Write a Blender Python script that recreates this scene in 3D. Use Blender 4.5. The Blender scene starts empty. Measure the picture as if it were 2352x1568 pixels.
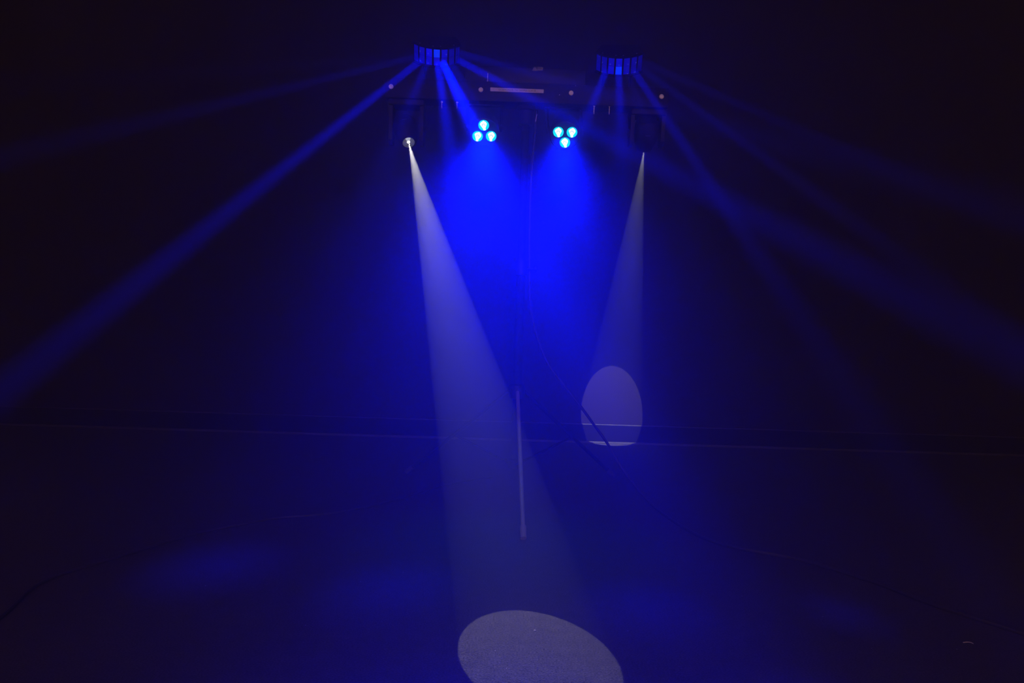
import bpy, bmesh, math, random
from mathutils import Vector, Matrix, Euler

random.seed(4)
sc = bpy.context.scene
col = sc.collection
R = math.radians
PI = math.pi

# ------------------------------------------------------------------ camera
CAM = Vector((0.0, 0.0, 0.80))
F = 1568.0                                    # 24 mm on a 36 mm sensor, in pixels of the 2352 wide frame
CR = Matrix.Rotation(R(90 - 4.2), 3, 'X') @ Matrix.Rotation(R(1.75), 3, 'Z')
cd = bpy.data.cameras.new('camera')
cd.lens = 24.0
cd.sensor_width = 36.0
cd.clip_start = 0.02
co = bpy.data.objects.new('camera', cd)
co.matrix_world = Matrix.Translation(CAM) @ CR.to_4x4()
col.objects.link(co)
sc.camera = co


def ray(px, py):
    return CR @ Vector(((px - 1176.0) / F, (784.0 - py) / F, -1.0))


def at(px, py, y):
    d = ray(px, py)
    return CAM + d * (y / d.y)


def on_floor(px, py, z=0.0):
    d = ray(px, py)
    return CAM + d * ((z - CAM.z) / d.z)


WALL_Y = 3.65


# ------------------------------------------------------------------ materials
def pbr(name, base, rough=0.6, metal=0.0, spec=0.5, noise=None, bump=None, coat=0.0):
    m = bpy.data.materials.new(name)
    m.use_nodes = True
    nt = m.node_tree
    b = nt.nodes['Principled BSDF']
    b.inputs['Base Color'].default_value = (*base, 1)
    b.inputs['Roughness'].default_value = rough
    b.inputs['Metallic'].default_value = metal
    b.inputs['Specular IOR Level'].default_value = spec
    b.inputs['Coat Weight'].default_value = coat
    tc = nt.nodes.new('ShaderNodeTexCoord')
    if noise:
        scale, amount = noise
        n = nt.nodes.new('ShaderNodeTexNoise')
        n.inputs['Scale'].default_value = scale
        n.inputs['Detail'].default_value = 4
        nt.links.new(tc.outputs['Object'], n.inputs['Vector'])
        mx = nt.nodes.new('ShaderNodeMix')
        mx.data_type = 'RGBA'
        mx.inputs[6].default_value = (*[c * (1 - amount) for c in base], 1)
        mx.inputs[7].default_value = (*[min(1, c * (1 + amount)) for c in base], 1)
        nt.links.new(n.outputs['Fac'], mx.inputs[0])
        nt.links.new(mx.outputs[2], b.inputs['Base Color'])
    if bump:
        scale, strength, dist = bump
        n = nt.nodes.new('ShaderNodeTexNoise')
        n.inputs['Scale'].default_value = scale
        n.inputs['Detail'].default_value = 5
        nt.links.new(tc.outputs['Object'], n.inputs['Vector'])
        bp = nt.nodes.new('ShaderNodeBump')
        bp.inputs['Strength'].default_value = strength
        bp.inputs['Distance'].default_value = dist
        nt.links.new(n.outputs['Fac'], bp.inputs['Height'])
        nt.links.new(bp.outputs['Normal'], b.inputs['Normal'])
    return m


def glow(name, color, strength, base=(0.02, 0.02, 0.02), rough=0.08, spec=0.5):
    m = pbr(name, base, rough, spec=spec)
    b = m.node_tree.nodes['Principled BSDF']
    b.inputs['Emission Color'].default_value = (*color, 1)
    b.inputs['Emission Strength'].default_value = strength
    m.cycles.emission_sampling = 'NONE'
    return m


M = {}
M['black'] = pbr('black powder coat', (0.008, 0.0045, 0.0045), 0.6, spec=0.2, noise=(60, 0.3), bump=(900, 0.15, 0.0004))
M['gloss_black'] = pbr('gloss black plastic', (0.007, 0.005, 0.005), 0.55, spec=0.25, noise=(30, 0.3))
M['rubber'] = pbr('black rubber', (0.03, 0.027, 0.027), 0.7, noise=(80, 0.3))
M['steel'] = pbr('zinc steel', (0.42, 0.38, 0.37), 0.35, 0.8, noise=(120, 0.2))
M['chrome'] = pbr('chrome ring', (0.75, 0.75, 0.77), 0.16, 1.0, noise=(40, 0.1))
M['lit_tube'] = pbr('lit grey tube', (0.16, 0.14, 0.14), 0.45, noise=(50, 0.2))
M['white_plastic'] = pbr('off white plastic', (0.8, 0.74, 0.70), 0.5, noise=(150, 0.15))
M['label'] = pbr('paper label', (0.62, 0.57, 0.58), 0.6, noise=(90, 0.08))
M['ink'] = pbr('black ink', (0.03, 0.03, 0.03), 0.6, noise=(90, 0.1))
M['sticker'] = pbr('pale yellow sticker', (0.17, 0.14, 0.09), 0.6, noise=(90, 0.1))
M['pole'] = pbr('matte black pole', (0.006, 0.005, 0.005), 0.8, spec=0.15, noise=(60, 0.3))
M['cable'] = pbr('black cable', (0.020, 0.017, 0.017), 0.5, spec=0.25, noise=(60, 0.3))
M['lint'] = pbr('pale lint', (0.55, 0.5, 0.47), 0.8, noise=(200, 0.2))
M['wall'] = pbr('dark wall', (0.0125, 0.0085, 0.0085), 0.95, spec=0.1, noise=(140, 0.45), bump=(260, 0.4, 0.002))
M['baseboard'] = pbr('black baseboard', (0.0055, 0.0042, 0.0042), 0.8, spec=0.05, noise=(30, 0.3))
M['trim'] = pbr('pale trim edge', (0.035, 0.031, 0.031), 0.6, noise=(40, 0.3))


def carpet():
    m = pbr('dark carpet', (0.03, 0.025, 0.025), 0.95, spec=0.05)
    nt = m.node_tree
    b = nt.nodes['Principled BSDF']
    tc = nt.nodes.new('ShaderNodeTexCoord')
    mp = nt.nodes.new('ShaderNodeMapping')
    mp.inputs['Scale'].default_value = (0.7, 1.0, 1.0)
    nt.links.new(tc.outputs['Object'], mp.inputs['Vector'])
    n = nt.nodes.new('ShaderNodeTexNoise')
    n.inputs['Scale'].default_value = 330
    n.inputs['Detail'].default_value = 3
    n2 = nt.nodes.new('ShaderNodeTexNoise')
    n2.inputs['Scale'].default_value = 38
    n2.inputs['Detail'].default_value = 4
    nt.links.new(mp.outputs['Vector'], n.inputs['Vector'])
    nt.links.new(mp.outputs['Vector'], n2.inputs['Vector'])
    r = nt.nodes.new('ShaderNodeValToRGB')
    r.color_ramp.elements[0].position = 0.30
    r.color_ramp.elements[0].color = (0.007, 0.006, 0.006, 1)
    r.color_ramp.elements[1].position = 0.72
    r.color_ramp.elements[1].color = (0.088, 0.078, 0.076, 1)
    nt.links.new(n.outputs['Fac'], r.inputs['Fac'])
    r2 = nt.nodes.new('ShaderNodeValToRGB')
    r2.color_ramp.elements[0].position = 0.3
    r2.color_ramp.elements[0].color = (0.82, 0.82, 0.82, 1)
    r2.color_ramp.elements[1].position = 0.7
    r2.color_ramp.elements[1].color = (1.12, 1.12, 1.12, 1)
    nt.links.new(n2.outputs['Fac'], r2.inputs['Fac'])
    mx = nt.nodes.new('ShaderNodeMix')
    mx.data_type = 'RGBA'
    mx.blend_type = 'MULTIPLY'
    mx.inputs[0].default_value = 1
    nt.links.new(r.outputs['Color'], mx.inputs[6])
    nt.links.new(r2.outputs['Color'], mx.inputs[7])
    nt.links.new(mx.outputs[2], b.inputs['Base Color'])
    bp = nt.nodes.new('ShaderNodeBump')
    bp.inputs['Strength'].default_value = 0.5
    bp.inputs['Distance'].default_value = 0.002
    nt.links.new(n.outputs['Fac'], bp.inputs['Height'])
    nt.links.new(bp.outputs['Normal'], b.inputs['Normal'])
    return m


M['carpet'] = carpet()


# ------------------------------------------------------------------ mesh helpers
class MB:
    def __init__(self):
        self.bm = bmesh.new()

    def _xf(self, verts, T):
        if T is not None:
            bmesh.ops.transform(self.bm, matrix=T, verts=verts)

    def box(self, c, s, bevel=0.0, T=None, seg=2):
        g = bmesh.ops.create_cube(self.bm, size=1.0)
        vs = g['verts']
        bmesh.ops.scale(self.bm, vec=Vector(s), verts=vs)
        bmesh.ops.translate(self.bm, vec=Vector(c), verts=vs)
        if bevel:
            es = list({e for v in vs for e in v.link_edges})
            r = bmesh.ops.bevel(self.bm, geom=es, offset=bevel, segments=seg, affect='EDGES', profile=0.5)
            vs = list({v for f in r['faces'] for v in f.verts} | {v for v in vs if v.is_valid})
        self._xf(vs, T)
        return self

    def prism(self, poly, z0, z1, T=None):
        lo = [self.bm.verts.new((x, y, z0)) for x, y in poly]
        hi = [self.bm.verts.new((x, y, z1)) for x, y in poly]
        n = len(poly)
        self.bm.faces.new(list(reversed(lo)))
        self.bm.faces.new(hi)
        for i in range(n):
            self.bm.faces.new((lo[i], lo[(i + 1) % n], hi[(i + 1) % n], hi[i]))
        self._xf(lo + hi, T)
        return self

    def lathe(self, prof, T=None, n=32, caps=True):
        """prof: (radius, height) pairs turned about local z"""
        rings, vs = [], []
        for r, h in prof:
            if r < 1e-6:
                v = self.bm.verts.new((0, 0, h))
                rings.append([v])
                vs.append(v)
            else:
                ring = [self.bm.verts.new((r * math.cos(2 * PI * i / n), r * math.sin(2 * PI * i / n), h)) for i in range(n)]
                rings.append(ring)
                vs += ring
        for a, b in zip(rings, rings[1:]):
            for i in range(n):
                j = (i + 1) % n
                if len(a) == 1 and len(b) == 1:
                    continue
                if len(a) == 1:
                    self.bm.faces.new((a[0], b[j], b[i]))
                elif len(b) == 1:
                    self.bm.faces.new((a[i], a[j], b[0]))
                else:
                    self.bm.faces.new((a[i], a[j], b[j], b[i]))
        if caps:
            if len(rings[0]) > 1:
                self.bm.faces.new(list(reversed(rings[0])))
            if len(rings[-1]) > 1:
                self.bm.faces.new(rings[-1])
        self._xf(vs, T)
        return self

    def rod(self, a, b, r, r2=None, n=20):
        a, b = Vector(a), Vector(b)
        d = b - a
        T = Matrix.Translation(a) @ d.to_track_quat('Z', 'Y').to_matrix().to_4x4()
        return self.lathe([(r, 0), (r if r2 is None else r2, d.length)], T, n)

    def tube(self, pts, r, n=10):
        pts = [Vector(p) for p in pts]
        rings = []
        up = Vector((0.13, 0.2, 1)).normalized()
        for i, p in enumerate(pts):
            t = (pts[min(i + 1, len(pts) - 1)] - pts[max(i - 1, 0)]).normalized()
            s = t.cross(up)
            if s.length < 1e-3:
                s = t.cross(Vector((1, 0, 0)))
            s.normalize()
            u = s.cross(t).normalized()
            rings.append([self.bm.verts.new(p + r * (math.cos(2 * PI * k / n) * s + math.sin(2 * PI * k / n) * u)) for k in range(n)])
        for a, b in zip(rings, rings[1:]):
            for k in range(n):
                j = (k + 1) % n
                self.bm.faces.new((a[k], a[j], b[j], b[k]))
        self.bm.faces.new(list(reversed(rings[0])))
        self.bm.faces.new(rings[-1])
        return self

    def build(self, name, mat, parent=None, smooth=True, T=None):
        bmesh.ops.recalc_face_normals(self.bm, faces=self.bm.faces)
        me = bpy.data.meshes.new(name)
        self.bm.to_mesh(me)
        self.bm.free()
        me.materials.append(mat)
        if smooth:
            for p in me.polygons:
                p.use_smooth = True
            try:
                me.set_sharp_from_angle(angle=R(35))
            except Exception:
                pass
        o = bpy.data.objects.new(name, me)
        col.objects.link(o)
        if parent is not None:
            o.parent = parent
        if T is not None:
            o.matrix_local = T
        return o


def tag(o, label, cat, group=None, kind=None):
    if label:
        o['label'] = label
    if cat:
        o['category'] = cat
    if group:
        o['group'] = group
    if kind:
        o['kind'] = kind
    return o


def thing(name, label, cat, T, group=None):
    o = bpy.data.objects.new(name, None)
    o.empty_display_size = 0.05
    o.matrix_world = T
    col.objects.link(o)
    return tag(o, label, cat, group)


def spline(pts, k=14):
    P = [Vector(p) for p in pts]
    P = [P[0] * 2 - P[1]] + P + [P[-1] * 2 - P[-2]]
    out = []
    for i in range(1, len(P) - 2):
        for j in range(k):
            t = j / k
            a, b, c, d = P[i - 1], P[i], P[i + 1], P[i + 2]
            out.append(0.5 * ((2 * b) + (c - a) * t + (2 * a - 5 * b + 4 * c - d) * t * t + (3 * b - a - 3 * c + d) * t ** 3))
    out.append(P[-2])
    return out


def basis(x, y, z, loc):
    m = Matrix((x, y, z)).transposed().to_4x4()
    m.translation = loc
    return m


def aim(loc, target):
    """matrix whose -Z points from loc to target (lights) """
    d = (Vector(target) - Vector(loc)).normalized()
    q = d.to_track_quat('-Z', 'Y')
    return Matrix.Translation(Vector(loc)) @ q.to_matrix().to_4x4()


def add_light(name, kind, Tw, parent, **kw):
    l = bpy.data.lights.new(name, kind)
    for k, v in kw.items():
        setattr(l, k, v)
    o = bpy.data.objects.new(name, l)
    col.objects.link(o)
    if parent is not None:
        o.parent = parent
        o.matrix_local = parent.matrix_world.inverted() @ Tw
    else:
        o.matrix_world = Tw
    return o


# ------------------------------------------------------------------ the room
fl = MB().box((0, 1.0, -0.05), (16, 12, 0.1)).build('floor', M['carpet'], smooth=False)
fl['kind'] = 'structure'
fl['label'] = 'dark carpeted floor in front of the wall'
w = MB().box((0, WALL_Y + 0.06, 1.7), (16, 0.12, 3.4)).build('wall_back', M['wall'], smooth=False)
w['kind'] = 'structure'
w['label'] = 'dark plain wall behind the lighting stand'
bb = MB().box((0, WALL_Y - 0.006, 0.0475), (16, 0.012, 0.095)).build('baseboard_back', M['baseboard'], smooth=False)
bb['kind'] = 'structure'
bb['label'] = 'black baseboard along the foot of the dark wall'
t1 = MB().box((0, WALL_Y - 0.0065, 0.0972), (16, 0.013, 0.0044), 0.0015).build('trim_1', M['trim'])
t1['kind'] = 'structure'
t1['label'] = 'thin pale lip along the top of the black baseboard'
t2 = MB().box((0, WALL_Y - 0.020, 0.004), (16, 0.007, 0.008), 0.002).box((0, WALL_Y - 0.036, 0.003), (16, 0.006, 0.006), 0.002).build('trim_2', M['trim'])
t2['kind'] = 'structure'
t2['label'] = 'thin pale double edging strip where carpet meets the baseboard'

# ------------------------------------------------------------------ lighting bar
BY = 2.60
p0, p1 = at(899, 200, BY), at(1518, 223, BY)
bx = (p1 - p0).normalized()
bz = bx.cross(Vector((0, 1, 0))).normalized()
by = bz.cross(bx).normalized()
BT = basis(bx, by, bz, at(1210, 212.5, BY))
BI = BT.inverted()


def loc(px, py, y=BY):
    """bar-local coordinates of the world point seen there at depth y"""
    return BI @ at(px, py, y)


bar = thing('lighting_bar', 'long black lighting bar with a pale lettered strip, across the top of the stand', 'light bar', BT)
xl, xr = loc(884, 201).x, loc(1536, 223).x
zt, zb = 0.036, -0.036
MB().box(((xl + xr) / 2, 0.05, 0), (xr - xl, 0.10, zt - zb), 0.004).build('housing', M['black'], bar)
# control box over the middle of the bar
cx0, cx1 = loc(1066, 165).x, loc(1348, 165).x
ctrl = MB().box(((cx0 + cx1) / 2, 0.075, zt + 0.033), (cx1 - cx0, 0.09, 0.066), 0.006).build('control_box', M['gloss_black'], bar)
c = loc(1187.5, 207.5)
plate = MB().box((c.x, -0.0006, c.z), (0.1985, 0.0012, 0.0135)).build('label_strip', M['label'], bar, smooth=False)
plate['label'] = 'pale printed label strip'


def text_mesh(s, size, mat, parent, T, name):
    cu = bpy.data.curves.new(name, 'FONT')
    cu.body = s
    cu.size = size
    cu.align_x = 'CENTER'
    cu.align_y = 'CENTER'
    cu.extrude = 0.0002
    tmp = bpy.data.objects.new(name, cu)
    col.objects.link(tmp)
    dg = bpy.context.evaluated_depsgraph_get()
    me = bpy.data.meshes.new_from_object(tmp.evaluated_get(dg))
    bpy.data.objects.remove(tmp)
    me.materials.clear()
    me.materials.append(mat)
    o = bpy.data.objects.new(name, me)
    col.objects.link(o)
    o.parent = parent
    o.matrix_local = T
    return o


FACE = Matrix.Rotation(R(90), 4, 'X')         # text plane facing -y
text_mesh('GIGBAR MOVE TVC SAMPLE 12.20.18', 0.0086, M['ink'], plate, Matrix.Translation((c.x, -0.0015, c.z)) @ FACE, 'lettering')

ZF = Matrix.Rotation(R(90), 4, 'X')           # local z -> -y
for px, py in ((899, 200), (1104.5, 207.3), (1311.5, 215), (1518.5, 223)):
    q = loc(px, py)
    knob = MB().lathe([(0.0045, 0), (0.0045, 0.004), (0.0088, 0.004), (0.0090, 0.0075), (0.0075, 0.0095), (0.0045, 0.0095), (0.0038, 0.0082), (0, 0.0080)],
                      Matrix.Translation((q.x, 0, q.z)) @ ZF, 28).build('cap', M['white_plastic'], bar)
    knob['label'] = 'round off white cap'
for px, py in ((1285, 218), (1322, 197)):
    q = loc(px, py)
    MB().lathe([(0.002, 0), (0.002, 0.001), (0.0012, 0.0016), (0, 0.0016)], Matrix.Translation((q.x, 0, q.z)) @ ZF, 12).build('screw', M['steel'], bar)
# warning stickers on the control box
yb = 0.03
q = loc(1228.5, 158, BY + yb)
tri = MB().prism([(-0.0115, -0.008), (0.0115, -0.008), (0, 0.0095)], 0, 0.0006, Matrix.Translation((q.x, yb - 0.0002, q.z)) @ ZF).build('warning_triangle', M['sticker'], bar, smooth=False)
q = loc(1240.5, 158, BY + yb)
st = MB().box((q.x, yb - 0.0004, q.z), (0.021, 0.0008, 0.0125)).build('sticker', M['sticker'], bar, smooth=False)
MB().box((q.x - 0.001, yb - 0.001, q.z + 0.001), (0.014, 0.0008, 0.0036)).build('sticker_print', M['ink'], st, smooth=False)


def thumb_bolt(px, y0, y1, head_low, ydepth, name='thumb_bolt'):
    a, b = loc(px, y0, BY + ydepth), loc(px, y1, BY + ydepth)
    h = a.z - b.z
    m = MB().lathe([(0.0022, 0), (0.0022, h * 0.5), (0.0030, h * 0.5), (0.0030, h * 0.58), (0.0022, h * 0.6), (0.0022, h)],
                   Matrix.Translation((a.x, ydepth, b.z)), 14)
    if head_low:
        m.lathe([(0.0035, 0), (0.0042, 0.003), (0.0042, 0.007), (0.0025, 0.010)], Matrix.Translation((a.x, ydepth, b.z - 0.004)), 16)
    else:
        m.box((a.x, ydepth, b.z + h * 0.86), (0.010, 0.004, 0.004), 0.001)
    o = m.build(name, M['steel'], bar)
    o['label'] = 'silver steel bolt'
    return o


thumb_bolt(1120.5, 168, 186, True, 0.018)
for px, a, b in ((1015, 232, 249), (1050, 233, 249), (1365, 240, 262), (1400, 241, 263)):
    thumb_bolt(px, a, b, False, 0.012)
# clamp socket under the bar
MB().lathe([(0.026, 0), (0.026, 0.05), (0.034, 0.054), (0.034, 0.068)], Matrix.Translation((0, 0.06, zb - 0.068)), 28).build('stand_socket', M['black'], bar)

# ------------------------------------------------------------------ derby lights on top of the bar
BLUE = (0.0, 0.003, 1.0)
DR = 0.1045                                    # radius of the ring of lens panels
STEP = R(15.7)
lens_mats = {}


def lens_mat(s):
    k = round(s, 2)
    if k not in lens_mats:
        lens_mats[k] = glow('blue lens %.2f' % k, (0.0, 0.0, 1.0) if k < 0.9 else (0.0, 0.03, 1.0), k, rough=0.10)
    return lens_mats[k]


def derby(px, py, label, up, low, bracket_px, lean, glints):
    Fp = at(px, py, BY - 0.05)
    yaw = math.atan2(Fp.x, Fp.y)
    rot = BT.to_3x3() @ Matrix.Rotation(-yaw, 3, 'Z') @ Matrix.Rotation(R(39), 3, 'X') @ Matrix.Rotation(R(lean), 3, 'Y')
    f = rot @ Vector((0, -1, 0))
    C = Fp - f * DR
    T = rot.to_4x4()
    T.translation = C
    root = thing('derby_light', label, 'stage light', T, 'derby lights on top of the bar')
    n = 7
    # faceted half drum
    half = DR * math.tan(STEP / 2)
    r_out = (DR - 0.002) / math.cos(STEP / 2)
    arc = []
    for i in range(n + 1):
        a = (i - n / 2) * STEP
        arc.append((r_out * math.sin(a), -r_out * math.cos(a)))
    poly = arc + [(0.066, 0.01), (-0.066, 0.01)]
    body = MB().prism(poly, -0.033, 0.033).build('housing', M['gloss_black'], root, smooth=False)
    grow = [(x * 1.035, y * 1.035 - 0.001) for x, y in poly]
    MB().prism(grow, 0.033, 0.037).build('top_plate', M['black'], root, smooth=False)
    MB().prism(grow, -0.037, -0.033).build('bottom_plate', M['black'], root, smooth=False)
    for i in range(n):
        a = (i - 3) * STEP
        Ta = Matrix.Rotation(a, 4, 'Z')
        for j, (zc, tab) in enumerate(((0.0145, up), (-0.0145, low))):
            # a shallow cushion lens: convex about both axes
            m = MB()
            nu, nv = 8, 8
            wv, hv = 0.0217, 0.0283
            g = [[None] * (nv + 1) for _ in range(nu + 1)]
            for u in range(nu + 1):
                for v in range(nv + 1):
                    uu, vv = u / nu * 2 - 1, v / nv * 2 - 1
                    bulge = 0.0024 * (1 - uu * uu) * (1 - vv * vv) ** 0.8 if abs(uu) < 1 and abs(vv) < 1 else 0
                    g[u][v] = m.bm.verts.new((uu * wv / 2, -(DR - 0.0015) - bulge, zc + vv * hv / 2))
            for u in range(nu):
                for v in range(nv):
                    m.bm.faces.new((g[u][v], g[u + 1][v], g[u + 1][v + 1], g[u][v + 1]))
            # rim back to the drum
            edge = [g[u][0] for u in range(nu + 1)] + [g[nu][v] for v in range(1, nv + 1)] + [g[u][nv] for u in range(nu - 1, -1, -1)] + [g[0][v] for v in range(nv - 1, 0, -1)]
            back = [m.bm.verts.new((e.co.x, -(DR - 0.003), e.co.z)) for e in edge]
            L = len(edge)
            for k in range(L):
                m.bm.faces.new((edge[k], edge[(k + 1) % L], back[(k + 1) % L], back[k]))
            bmesh.ops.transform(m.bm, matrix=Ta, verts=m.bm.verts[:])
            o = m.build('lens', lens_mat(tab[i]), root)
            o['label'] = 'glowing blue lens'
            if (i, j) in glints:
                fu, fv = glints[(i, j)]
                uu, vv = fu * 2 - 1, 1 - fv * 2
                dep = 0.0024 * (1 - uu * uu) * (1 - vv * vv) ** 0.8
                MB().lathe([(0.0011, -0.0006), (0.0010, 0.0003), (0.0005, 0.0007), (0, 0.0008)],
                           Ta @ Matrix.Translation((uu * 0.01085, -(DR - 0.0015) - dep, zc + vv * 0.01415)) @ Matrix.Rotation(R(90), 4, 'X'), 10).build('lens_glint', glint_mat, o)
    for a in (-2.5, -0.5, 0.5, 2.5):
        x, y = (DR - 0.008) * math.sin(a * STEP), -(DR - 0.008) * math.cos(a * STEP)
        MB().lathe([(0.0028, 0), (0.0028, 0.0012), (0.0016, 0.002), (0, 0.002)], Matrix.Translation((x, y, 0.037)), 12).build('screw', M['steel'], root)
        MB().lathe([(0, -0.002), (0.0016, -0.002), (0.0028, -0.0012), (0.0028, 0)], Matrix.Translation((x, y + 0.0, -0.037)), 12).build('screw', M['steel'], root)
    # bracket down to the bar (built in the bar's frame, resting on its top)
    bl = BI @ C
    fx = loc(bracket_px, 190).x
    b = MB()
    b.box((fx, 0.060, zt + 0.0035), (0.13, 0.034, 0.006), 0.001)
    for sx in (-0.05, 0.05):
        foot = Vector((fx + sx, 0.060, zt + 0.006))
        tip = BI @ (T @ Vector((sx, 0.004, -0.0372)))
        b.rod(foot, tip, 0.005)
    b.build('bracket', M['black'], root, T=root.matrix_world.inverted() @ BT)
    return root


glint_mat = glow('bright diode', (0.42, 0.45, 1.0), 0.75)  # emissive dots standing in for lamp reflections on the lenses
glints_l = {(1, 0): (.15, .55), (2, 0): (.36, .60), (3, 0): (.58, .60), (4, 0): (.78, .62), (1, 1): (.17, .75), (2, 1): (.36, .80), (3, 1): (.53, .82), (4, 1): (.73, .84)}
glints_r = {(0, 0): (.68, .12), (1, 0): (.14, .75), (2, 0): (.35, .75), (3, 0): (.5, .8), (4, 0): (.68, .75), (5, 0): (.85, .7), (1, 1): (.14, .93), (4, 1): (.7, .92), (5, 1): (.8, .9)}
up_l = (0.33, 0.44, 0.80, 1.10, 0.55, 0.26, 0.20)
lo_l = (0.40, 0.46, 0.62, 0.60, 0.40, 0.24, 0.22)
up_r = (0.26, 0.30, 0.46, 0.62, 0.40, 0.30, 0.18)
lo_r = (0.30, 0.32, 0.62, 1.15, 0.42, 0.26, 0.16)
dl = derby(1003.2, 132.7, 'fan shaped derby light with bright blue windows, above the lamp with the narrow white beam', up_l, lo_l, 1005, -1.0, glints_l)
dr_ = derby(1421.5, 153.5, 'fan shaped derby light with seven dimmer blue windows, above the white oval on the wall', up_r, lo_r, 1419, 1.2, glints_r)


def beam(root, px, py, target, power, size=0.026, spread=9.0):
    """a collimated lamp behind one lens: starts at the lens ring where it is seen"""
    Ti = root.matrix_world
    # point on the lens ring nearest to the pixel, found by panel angle and height
    best = None
    for i in range(-30, 31):
        a = i / 30 * 3.2 * STEP
        for z in (-0.0145, 0.0145):
            p = Ti @ Vector(((DR + 0.008) * math.sin(a), -(DR + 0.008) * math.cos(a), z))
            d = CR.transposed() @ (p - CAM)
            qx, qy = 1176 - F * d.x / d.z, 784 + F * d.y / d.z
            e = (qx - px) ** 2 + (qy - py) ** 2
            if best is None or e < best[0]:
                best = (e, p)
    p = best[1]
    add_light('derby_beam', 'AREA', aim(p, target), root, shape='DISK', size=size, spread=R(spread), energy=power, color=BLUE)


PB = 1.1
for px, py, tgt, s, sp_ in (
        (952, 125, at(-700, 245, 2.45), 0.10, 5),
        (953, 128, at(-420, 462, 2.35), 0.45, 5),
        (965, 146, on_floor(-300, 1136), 3.0, 5.5),
        (982, 148, on_floor(500, 1300), 0.42, 14),
        (1005, 150, on_floor(1245, 1800), 0.32, 7),
        (1017, 148, on_floor(1850, 1860), 2.2, 9),
        (1036, 146, on_floor(1940, 1650), 0.12, 8),
        (1054, 142, at(2720, 1020, 1.95), 1.7, 6.0),
        (1053, 124, at(2300, 470, 2.5), 0.7, 6)):
    beam(dl, px, py, tgt, PB * s, spread=sp_)
for px, py, tgt, s, sp_ in (
        (1372, 150, at(300, 850, 2.4), 0.10, 8),
        (1392, 166, on_floor(900, 1358), 0.5, 13),
        (1421, 168, on_floor(1470, 1400), 0.45, 13),
        (1455, 165, on_floor(2493, 1700), 0.22, 5.0),
        (1471, 155, at(2620, 985, 2.25), 0.4, 5),
        (1470, 142, at(2720, 682, 2.4), 0.3, 5),
        (1440, 165, on_floor(1930, 1408), 0.07, 8)):
    beam(dr_, px, py, tgt, PB * s, spread=sp_)

# ------------------------------------------------------------------ par lights
cyan = glow('lit blue lens', (0.0, 0.82, 0.90), 1.25, rough=0.2)
hot = glow('white hot lens glare', (1.0, 1.0, 1.0), 1.6, rough=0.3)
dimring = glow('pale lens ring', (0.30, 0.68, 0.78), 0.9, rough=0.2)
cyan.node_tree.nodes['Principled BSDF'].inputs['Specular IOR Level'].default_value = 0.2


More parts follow.
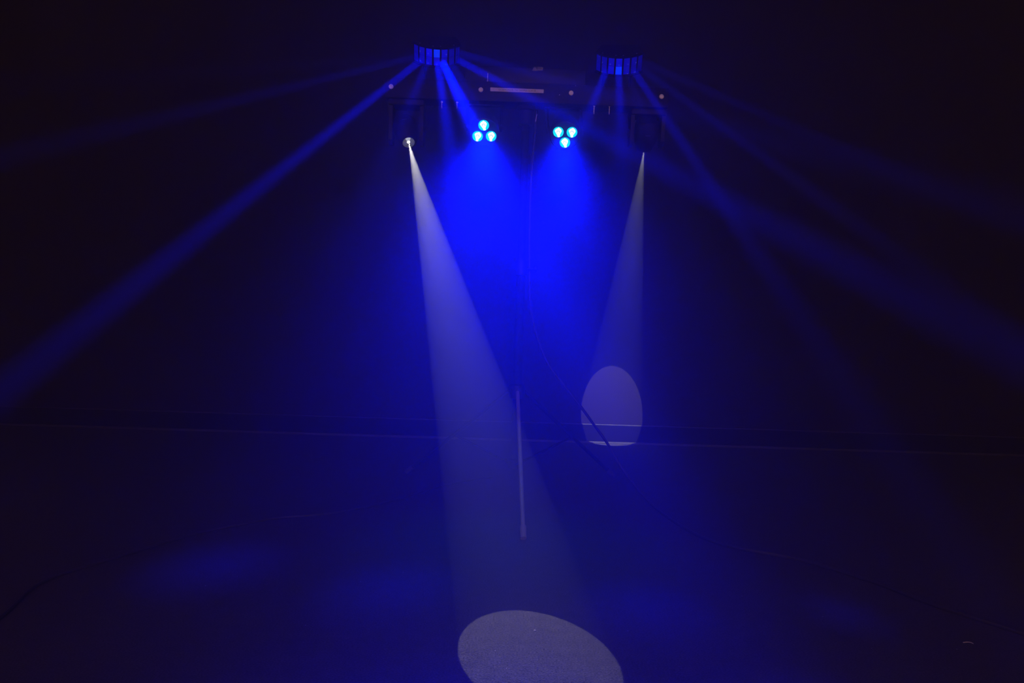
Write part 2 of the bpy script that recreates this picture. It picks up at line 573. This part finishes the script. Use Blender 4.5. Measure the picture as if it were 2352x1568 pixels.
def par(px, py, label, lens_px, tilt, yaw, cone, power, hang_px, drop):
    P = at(px, py, BY - 0.035)
    rot = BT.to_3x3() @ Matrix.Rotation(R(yaw), 3, 'Z') @ Matrix.Rotation(R(tilt), 3, 'X')
    T = rot.to_4x4()
    T.translation = P
    root = thing('par_light', label, 'stage light', T, 'par lights under the bar')
    ZD = Matrix.Rotation(R(90), 4, 'X')          # lathe z -> -y (front)
    MB().lathe([(0.030, -0.105), (0.044, -0.098), (0.052, -0.07), (0.055, -0.01), (0.055, 0.004), (0.051, 0.006), (0.051, -0.004), (0, -0.004)],
               ZD, 40).build('housing', M['gloss_black'], root)
    ti = T.inverted()
    for k, (lx, ly) in enumerate(lens_px):
        # lens centre on the front plane of the lamp: cut the sight line with local y = -0.004
        o = ti @ CAM
        d = ti.to_3x3() @ ray(lx, ly)
        s = (-0.004 - o.y) / d.y
        q = o + d * s
        TL = Matrix.Translation((q.x, -0.004, q.z)) @ ZD
        lens = MB().lathe([(0.0196, 0), (0.0194, 0.003), (0.015, 0.0052), (0.008, 0.0064), (0, 0.0068)], TL, 36).build('lens', cyan, root)
        lens['label'] = 'lit cyan lens with white hot glare'
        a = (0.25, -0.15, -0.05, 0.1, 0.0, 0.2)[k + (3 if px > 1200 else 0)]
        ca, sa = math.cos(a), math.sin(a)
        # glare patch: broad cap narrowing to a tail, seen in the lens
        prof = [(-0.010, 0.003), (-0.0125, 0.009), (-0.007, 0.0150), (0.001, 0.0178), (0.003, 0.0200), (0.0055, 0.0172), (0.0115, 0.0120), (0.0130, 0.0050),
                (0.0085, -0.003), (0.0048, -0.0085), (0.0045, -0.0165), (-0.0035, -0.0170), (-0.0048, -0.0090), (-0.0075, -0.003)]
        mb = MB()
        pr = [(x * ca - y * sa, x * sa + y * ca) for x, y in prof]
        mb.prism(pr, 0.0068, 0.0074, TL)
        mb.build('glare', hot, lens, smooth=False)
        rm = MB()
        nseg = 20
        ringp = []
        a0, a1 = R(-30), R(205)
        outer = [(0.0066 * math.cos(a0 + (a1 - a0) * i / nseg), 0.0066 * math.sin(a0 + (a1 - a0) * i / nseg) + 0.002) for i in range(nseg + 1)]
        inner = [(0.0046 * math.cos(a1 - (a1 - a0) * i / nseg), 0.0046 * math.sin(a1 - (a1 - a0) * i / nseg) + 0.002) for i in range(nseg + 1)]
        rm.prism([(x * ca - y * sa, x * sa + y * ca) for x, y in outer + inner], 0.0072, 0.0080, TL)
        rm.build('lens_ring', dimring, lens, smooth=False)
        # the LED's own light, plus an added lamp for the cyan streak
        pw = T @ Vector((q.x, -0.020, q.z))
        dirw = rot @ Vector((0, -math.cos(drop), -math.sin(drop)))
        add_light('par_streak', 'SPOT', aim(pw, pw + rot @ Vector((0, -math.cos(R(36)), -math.sin(R(36))))), root, energy=4, color=(0.0, 0.30, 1.0), spot_size=R(40), spot_blend=1.0, shadow_soft_size=0.015)
        add_light('par_diode', 'SPOT', aim(pw, pw + dirw), root, energy=power, color=(0.0, 0.0045, 1.0), spot_size=R(cone), spot_blend=1.0, shadow_soft_size=0.012)
    pw = T @ Vector((0, -0.03, 0))
    add_light('par_spill', 'SPOT', aim(pw, pw + rot @ Vector((0, -1, 0))), root, energy=0.6, color=(0.0, 0.002, 1.0), spot_size=R(160), spot_blend=1.0, shadow_soft_size=0.03)
    dirw = rot @ Vector((0, -math.cos(drop), -math.sin(drop)))
    add_light('par_wash', 'SPOT', aim(pw, pw + dirw), root, energy=power * 1.7, color=(0.0, 0.0018, 1.0), spot_size=R(cone + 15), spot_blend=1.0, shadow_soft_size=0.03)
    add_light('par_halo', 'SPOT', aim(pw, pw + rot @ Vector((0, -1, 0))), root, energy=4.6, color=(0.0, 0.002, 1.0), spot_size=R(105), spot_blend=1.0, shadow_soft_size=0.03)
    # U bracket up to the bar (built in the bar's frame, just under it)
    b = MB()
    hx = loc(hang_px, 230).x
    b.box((hx, 0.055, zb - 0.0035), (0.142, 0.024, 0.005), 0.001)
    for sx in (-0.064, 0.064):
        side = BI @ (T @ Vector((sx, 0.045, 0)))
        b.rod((hx + sx, 0.055, zb - 0.005), side, 0.006)
    b.build('bracket', M['black'], root, T=ti @ BT)
    for sx in (-1, 1):
        MB().lathe([(0.012, 0), (0.014, 0.003), (0.014, 0.010), (0.010, 0.013)], Matrix.Translation((sx * 0.057, 0.045, 0)) @ Matrix.Rotation(R(90 * sx), 4, 'Y'), 18).build('tilt_knob', M['gloss_black'], root)
    return root


par(1112, 304, 'par light with three cyan lit lenses, the single lens uppermost over two', ((1111, 287.5), (1097, 312.5), (1128, 312.5)), 35, 2, 32, 92, 1112, R(2))
par(1297, 311, 'par light with three cyan lit lenses, the single lens lowest under two', ((1282.5, 303), (1313.7, 303.5), (1297.5, 327)), 36, -4, 30, 78, 1297, R(2))


# ------------------------------------------------------------------ moving heads
def moving_head(px, piv_y, label, lens_pt, target, depth, lens_r, power, cone, group_dir):
    """yoke hanging from the bar end with a rounded head between its arms"""
    P = at(px, piv_y, depth)
    T = BT.to_3x3().to_4x4()
    T.translation = P
    root = thing('moving_head_light', label, 'stage light', T, 'moving heads under the bar ends')
    ti = T.inverted()
    topz = (ti @ (BT @ Vector((0, 0, zb)))).z
    x0 = 0.058
    MB().box((0, 0.0, topz - 0.0125), (0.135, 0.09, 0.022), 0.006).build('base', M['black'], root)
    for s in (-1, 1):
        a = MB()
        prof = [(-0.034, topz - 0.02), (0.034, topz - 0.02), (0.030, 0.0), (0.026, -0.035), (0.012, -0.052), (-0.012, -0.052), (-0.026, -0.035), (-0.030, 0.0)]
        a.prism(prof, -0.007, 0.007, Matrix.Translation((s * x0, 0, 0)) @ basis(Vector((0, 1, 0)), Vector((0, 0, 1)), Vector((1, 0, 0)), Vector((0, 0, 0))))
        arm = a.build('yoke_arm', M['black'], root, smooth=False)
        MB().lathe([(0.014, -0.003), (0.014, 0.003), (0.010, 0.005)], Matrix.Translation((s * (x0 + 0.008), 0, 0)) @ Matrix.Rotation(R(90 * s), 4, 'Y'), 20).build('pivot_cap', M['gloss_black'], arm)
    # head: squared, rounded body along the beam axis
    tl = ti @ Vector(target)
    L0 = lens_pt if lens_pt is None else ti @ lens_pt
    d = ((tl - L0) if L0 is not None else tl).normalized()
    xh = Vector((1, 0, 0))
    xh = (xh - d * xh.dot(d)).normalized()
    yh = d.cross(xh)
    c0 = Vector((0, 0, 0)) if L0 is None else L0 - d * 0.072
    TH = basis(xh, yh, d, c0)
    hb = MB()
    secs = [(-0.060, 0.020, 0.022), (-0.056, 0.034, 0.036), (-0.03, 0.043, 0.045), (0.0, 0.045, 0.047), (0.03, 0.042, 0.043), (0.058, 0.033, 0.033), (0.064, 0.029, 0.029), (0.064, 0.024, 0.024), (0.056, 0.022, 0.022)]
    rings = []
    n = 32
    for z, a, b in secs:
        e = 0.55 + 0.45 * min(1, max(0, (z + 0.02) / 0.07))
        ring = []
        for k in range(n):
            t = 2 * PI * k / n
            ct, s_ = math.cos(t), math.sin(t)
            ring.append(hb.bm.verts.new((a * math.copysign(abs(ct) ** e, ct), b * math.copysign(abs(s_) ** e, s_), z)))
        rings.append(ring)
    for a, b in zip(rings, rings[1:]):
        for k in range(n):
            j = (k + 1) % n
            hb.bm.faces.new((a[k], a[j], b[j], b[k]))
    hb.bm.faces.new(list(reversed(rings[0])))
    hb.bm.faces.new(rings[-1])
    head = hb.build('head', M['gloss_black'], root, T=TH)
    MB().lathe([(0.0245, 0.058), (0.0245, 0.067), (0.0225, 0.068), (0.0215, 0.064), (0.0205, 0.058)], None, 36, caps=False).build('lens_rim', M['chrome'], head)
    gl = MB().lathe([(0.0210, 0.058), (0.0180, 0.0605), (0.012, 0.063), (0.006, 0.0642), (0, 0.0645)], None, 32, caps=False).build('lens', M['lensglass'], head)
    gl['label'] = 'lit clear lens'
    MB().lathe([(0.0065, 0.0640), (0.0060, 0.0655), (0.003, 0.0665), (0, 0.0668)], None, 24, caps=False).build('lamp', M['lampwhite'], gl)
    MB().prism([(-0.004, 0.004), (-0.011, 0.0165), (0, 0.0195), (0.010, 0.0170), (0.004, 0.004)], 0.0630, 0.0645).build('reflector_glint', M['reflector_glint'], gl, smooth=False)
    MB().box((0.0, 0.0455, -0.012), (0.018, 0.0015, 0.002)).build('badge', M['steel'], head)
    W = T @ TH
    p = W @ Vector((0, 0, 0.0705))
    add_light('head_beam', 'SPOT', aim(p, target), root, energy=power, color=(1.0, 0.97, 0.95), spot_size=R(cone), spot_blend=0.06, shadow_soft_size=0.002)
    return root


M['lensglass'] = glow('lens glass', (0.75, 0.78, 0.9), 0.10, base=(0.2, 0.2, 0.22), rough=0.06)
M['reflector_glint'] = glow('bright reflector', (0.9, 0.93, 1.0), 0.55)  # emissive wedge standing in for the bright glint inside the lens
M['lampwhite'] = glow('white lamp', (1, 1, 1), 1.5)
mh_l = moving_head(935, 303, 'moving head light aimed down at the carpet, bright lens showing, narrow white beam', at(939, 329, BY + 0.0), on_floor(1226, 1500), BY + 0.05, 0.0245, 215, 10.6, 1)
mh_r = moving_head(1484, 306, 'moving head light turned away, its beam making a white oval on the wall', None, at(1405, 938, WALL_Y), BY + 0.06, 0.0245, 380, 12.6, -1)

# ------------------------------------------------------------------ stand
sp = BT @ Vector((0, 0.06, zb - 0.069))
SX, SY = sp.x, sp.y
stand = thing('tripod_stand', 'black tripod stand under the middle of the lighting bar, one leg towards us', 'light stand', Matrix.Translation((SX, SY, 0)))
hub_z = 0.41
MB().rod((0, 0, 0.10), (0, 0, 0.92), 0.0175, n=28).build('lower_pole', M['pole'], stand)
MB().rod((0, 0, 0.90), (0, 0, sp.z + 0.0), 0.0145, n=28).build('upper_pole', M['pole'], stand)
MB().lathe([(0.019, 0.86), (0.024, 0.865), (0.024, 0.915), (0.017, 0.93)], None, 28).build('pole_collar', M['gloss_black'], stand)
kb = MB().rod((0.02, -0.0, 0.89), (0.052, -0.0, 0.89), 0.0045).lathe([(0.010, 0), (0.013, 0.004), (0.013, 0.012), (0.009, 0.016)], Matrix.Translation((0.048, 0, 0.89)) @ Matrix.Rotation(R(90), 4, 'Y'), 16)
kb.build('clamp_knob', M['gloss_black'], stand)
MB().lathe([(0.02, hub_z - 0.03), (0.031, hub_z - 0.025), (0.031, hub_z + 0.025), (0.02, hub_z + 0.03)], None, 28).build('leg_hub', M['gloss_black'], stand)
MB().lathe([(0.02, 0.10), (0.028, 0.104), (0.028, 0.14), (0.02, 0.145)], None, 28).build('brace_hub', M['gloss_black'], stand)
ft = on_floor(1202, 1243)
fd = Vector((ft.x - SX, ft.y - SY, 0))
rad = fd.length
a0 = math.atan2(fd.y, fd.x)
for k in range(3):
    a = a0 + k * 2 * PI / 3
    u = Vector((math.cos(a), math.sin(a), 0))
    top = u * 0.03 + Vector((0, 0, hub_z))
    foot = u * rad + Vector((0, 0, 0.010))
    dd = (foot - top).normalized()
    leg = MB().rod(top, foot - dd * 0.02, 0.0075, n=20).build('leg', M['lit_tube'] if k == 0 else M['pole'], stand)  # front leg and foot get a lighter colour to look lit
    MB().rod(foot - dd * 0.045, foot - dd * 0.0, 0.0105, n=20).build('rubber_foot', M['lit_tube'] if k == 0 else M['rubber'], leg)
    mid = top.lerp(foot, 0.52)
    MB().rod(u * 0.026 + Vector((0, 0, 0.122)), mid, 0.0045, n=12).build('brace', M['pole'], stand)

# ------------------------------------------------------------------ cables
CZ = 0.0065
pts = [at(1236, 205, BY + 0.13), at(1232, 262, BY + 0.12), at(1229, 300, BY + 0.12), at(1219, 430, BY + 0.11), at(1216, 600, BY + 0.10), at(1221, 720, BY + 0.10),
       at(1252, 822, BY + 0.11), at(1292, 880, BY + 0.11), at(1332, 931, BY + 0.11), at(1362, 972, BY + 0.10), at(1395, 1018, BY + 0.07), at(1436, 1086, BY + 0.03)]
pts += [on_floor(1505, 1165, CZ + 0.004), on_floor(1595, 1225, CZ), on_floor(1690, 1257, CZ), on_floor(1830, 1283, CZ), on_floor(2000, 1334, CZ), on_floor(2150, 1390, CZ),
        on_floor(2352, 1455, CZ), on_floor(2560, 1530, CZ)]
cab = tag(MB().tube(spline(pts), 0.0055).build('power_cable', M['cable']), 'black cable hanging beside the pole and trailing over the carpet past the white oval', 'cable')
MB().rod(at(1233.5, 262, BY + 0.112), at(1230, 279, BY + 0.112), 0.0016, n=10).build('cable_glint', M['white_plastic'], cab)['label'] = 'pale glint on the cable'  # pale sliver put in place of a glint on the cable
pts = [on_floor(-200, 1560, CZ), on_floor(0, 1418, CZ), on_floor(80, 1346, CZ), on_floor(160, 1312, CZ), on_floor(240, 1288, CZ), on_floor(330, 1260, CZ), on_floor(450, 1225, CZ),
       on_floor(560, 1203, CZ), on_floor(640, 1189, CZ), on_floor(765, 1178, CZ), on_floor(900, 1150, CZ), on_floor(1040, 1110, CZ), on_floor(1130, 1095, CZ)]
tag(MB().tube(spline(pts), 0.0042).build('power_cable', M['cable']), 'black cable curving over the carpet below the long blue sideways beam', 'cable')

# ------------------------------------------------------------------ bits on the carpet
q = on_floor(1228, 1446, 0.002)
sm = MB()
sm.box((0, 0, 0.001), (0.0048, 0.0030, 0.0012), 0.0004, Matrix.Rotation(0.3, 4, 'Z'))
sm.box((0.0018, 0.0004, 0.0022), (0.0026, 0.0022, 0.001), 0.0003, Matrix.Rotation(-0.5, 4, 'Z') @ Matrix.Rotation(0.35, 4, 'Y'))
o = sm.build('paper_scrap', M['lint'], T=Matrix.Translation((q.x, q.y, 0.0002)) @ Matrix.Scale(0.75, 4))
tag(o, 'tiny white paper scrap lying in the pool of white light on the carpet', 'scrap')
th = [on_floor(2212, 1475, 0.0015), on_floor(2222, 1474, 0.002), on_floor(2230, 1475, 0.002), on_floor(2236, 1478, 0.0015)]
tag(MB().tube(spline(th, 6), 0.0008, 6).build('thread', M['lint']), 'short curved pale thread on the dark carpet at the side', 'thread')
first = None
for px, py, s in ((1442, 1449, 1.0), (828, 1336, 1.0), (1173, 1133, 1.0), (472, 1345, 1.0), (683, 1141, 0.9), (2198, 1491, 1.0), (1704, 1369, 0.9), (1137, 1494, 0.8), (1163, 1535, 0.8),
                  (1890, 1416, 0.8), (1362, 1309, 0.8), (926, 1314, 0.8), (702, 1436, 0.8), (545, 1324, 0.7), (2002, 1489, 0.7)):
    q = on_floor(px, py)
    if first is None:
        bmx = bmesh.new()
        bmesh.ops.create_icosphere(bmx, subdivisions=1, radius=0.0013)
        for v in bmx.verts:
            v.co *= random.uniform(0.7, 1.3)
            v.co.z *= 0.6
        me = bpy.data.meshes.new('lint_speck')
        bmx.to_mesh(me)
        bmx.free()
        me.materials.append(M['lint'])
        first = o = bpy.data.objects.new('lint_speck', me)
    else:
        o = first.copy()
    o.matrix_world = Matrix.Translation((q.x, q.y, 0.0006)) @ Matrix.Rotation(random.random() * 6, 4, 'Z') @ Matrix.Scale(s, 4)
    col.objects.link(o)
    tag(o, 'tiny pale lint speck lying on the dark carpet', 'lint', 'lint specks on the carpet')

# ------------------------------------------------------------------ haze
hz = MB().box((0, 1.0, 1.65), (18, 12.4, 3.9)).build('haze', bpy.data.materials.new('haze'), smooth=False)
tag(hz, 'thin stage haze filling the room and showing up the beams', 'haze', kind='stuff')
hm = hz.data.materials[0]
hm.use_nodes = True
nt = hm.node_tree
for n in list(nt.nodes):
    nt.nodes.remove(n)
out = nt.nodes.new('ShaderNodeOutputMaterial')
vs = nt.nodes.new('ShaderNodeVolumeScatter')
vs.inputs['Color'].default_value = (1, 1, 1, 1)
vs.inputs['Density'].default_value = 0.12
vs.inputs['Anisotropy'].default_value = 0.72
nt.links.new(vs.outputs['Volume'], out.inputs['Volume'])
hm.cycles.homogeneous_volume = True

# ------------------------------------------------------------------ dim room lamp behind the photographer, and faint ambience
add_light('room_lamp', 'POINT', Matrix.Translation((0.3, -4.9, 2.2)), None, energy=560, color=(1.0, 0.50, 0.38), shadow_soft_size=0.05)
wd = bpy.data.worlds.new('world')
sc.world = wd
wd.use_nodes = True
bg = wd.node_tree.nodes['Background']
bg.inputs['Color'].default_value = (1.0, 0.62, 0.50, 1)
bg.inputs['Strength'].default_value = 0.001

# ------------------------------------------------------------------ render look
sc.view_settings.view_transform = 'Standard'
sc.view_settings.look = 'None'
sc.view_settings.gamma = 1
sc.view_settings.use_curve_mapping = False
sc.view_settings.exposure = 0
cy = sc.cycles
cy.use_denoising = True
try:
    cy.denoiser = 'OPENIMAGEDENOISE'
except Exception:
    pass
cy.max_bounces = 6
cy.diffuse_bounces = 2
cy.glossy_bounces = 2
cy.volume_bounces = 1
cy.caustics_reflective = False
cy.caustics_refractive = False
cy.use_light_tree = True
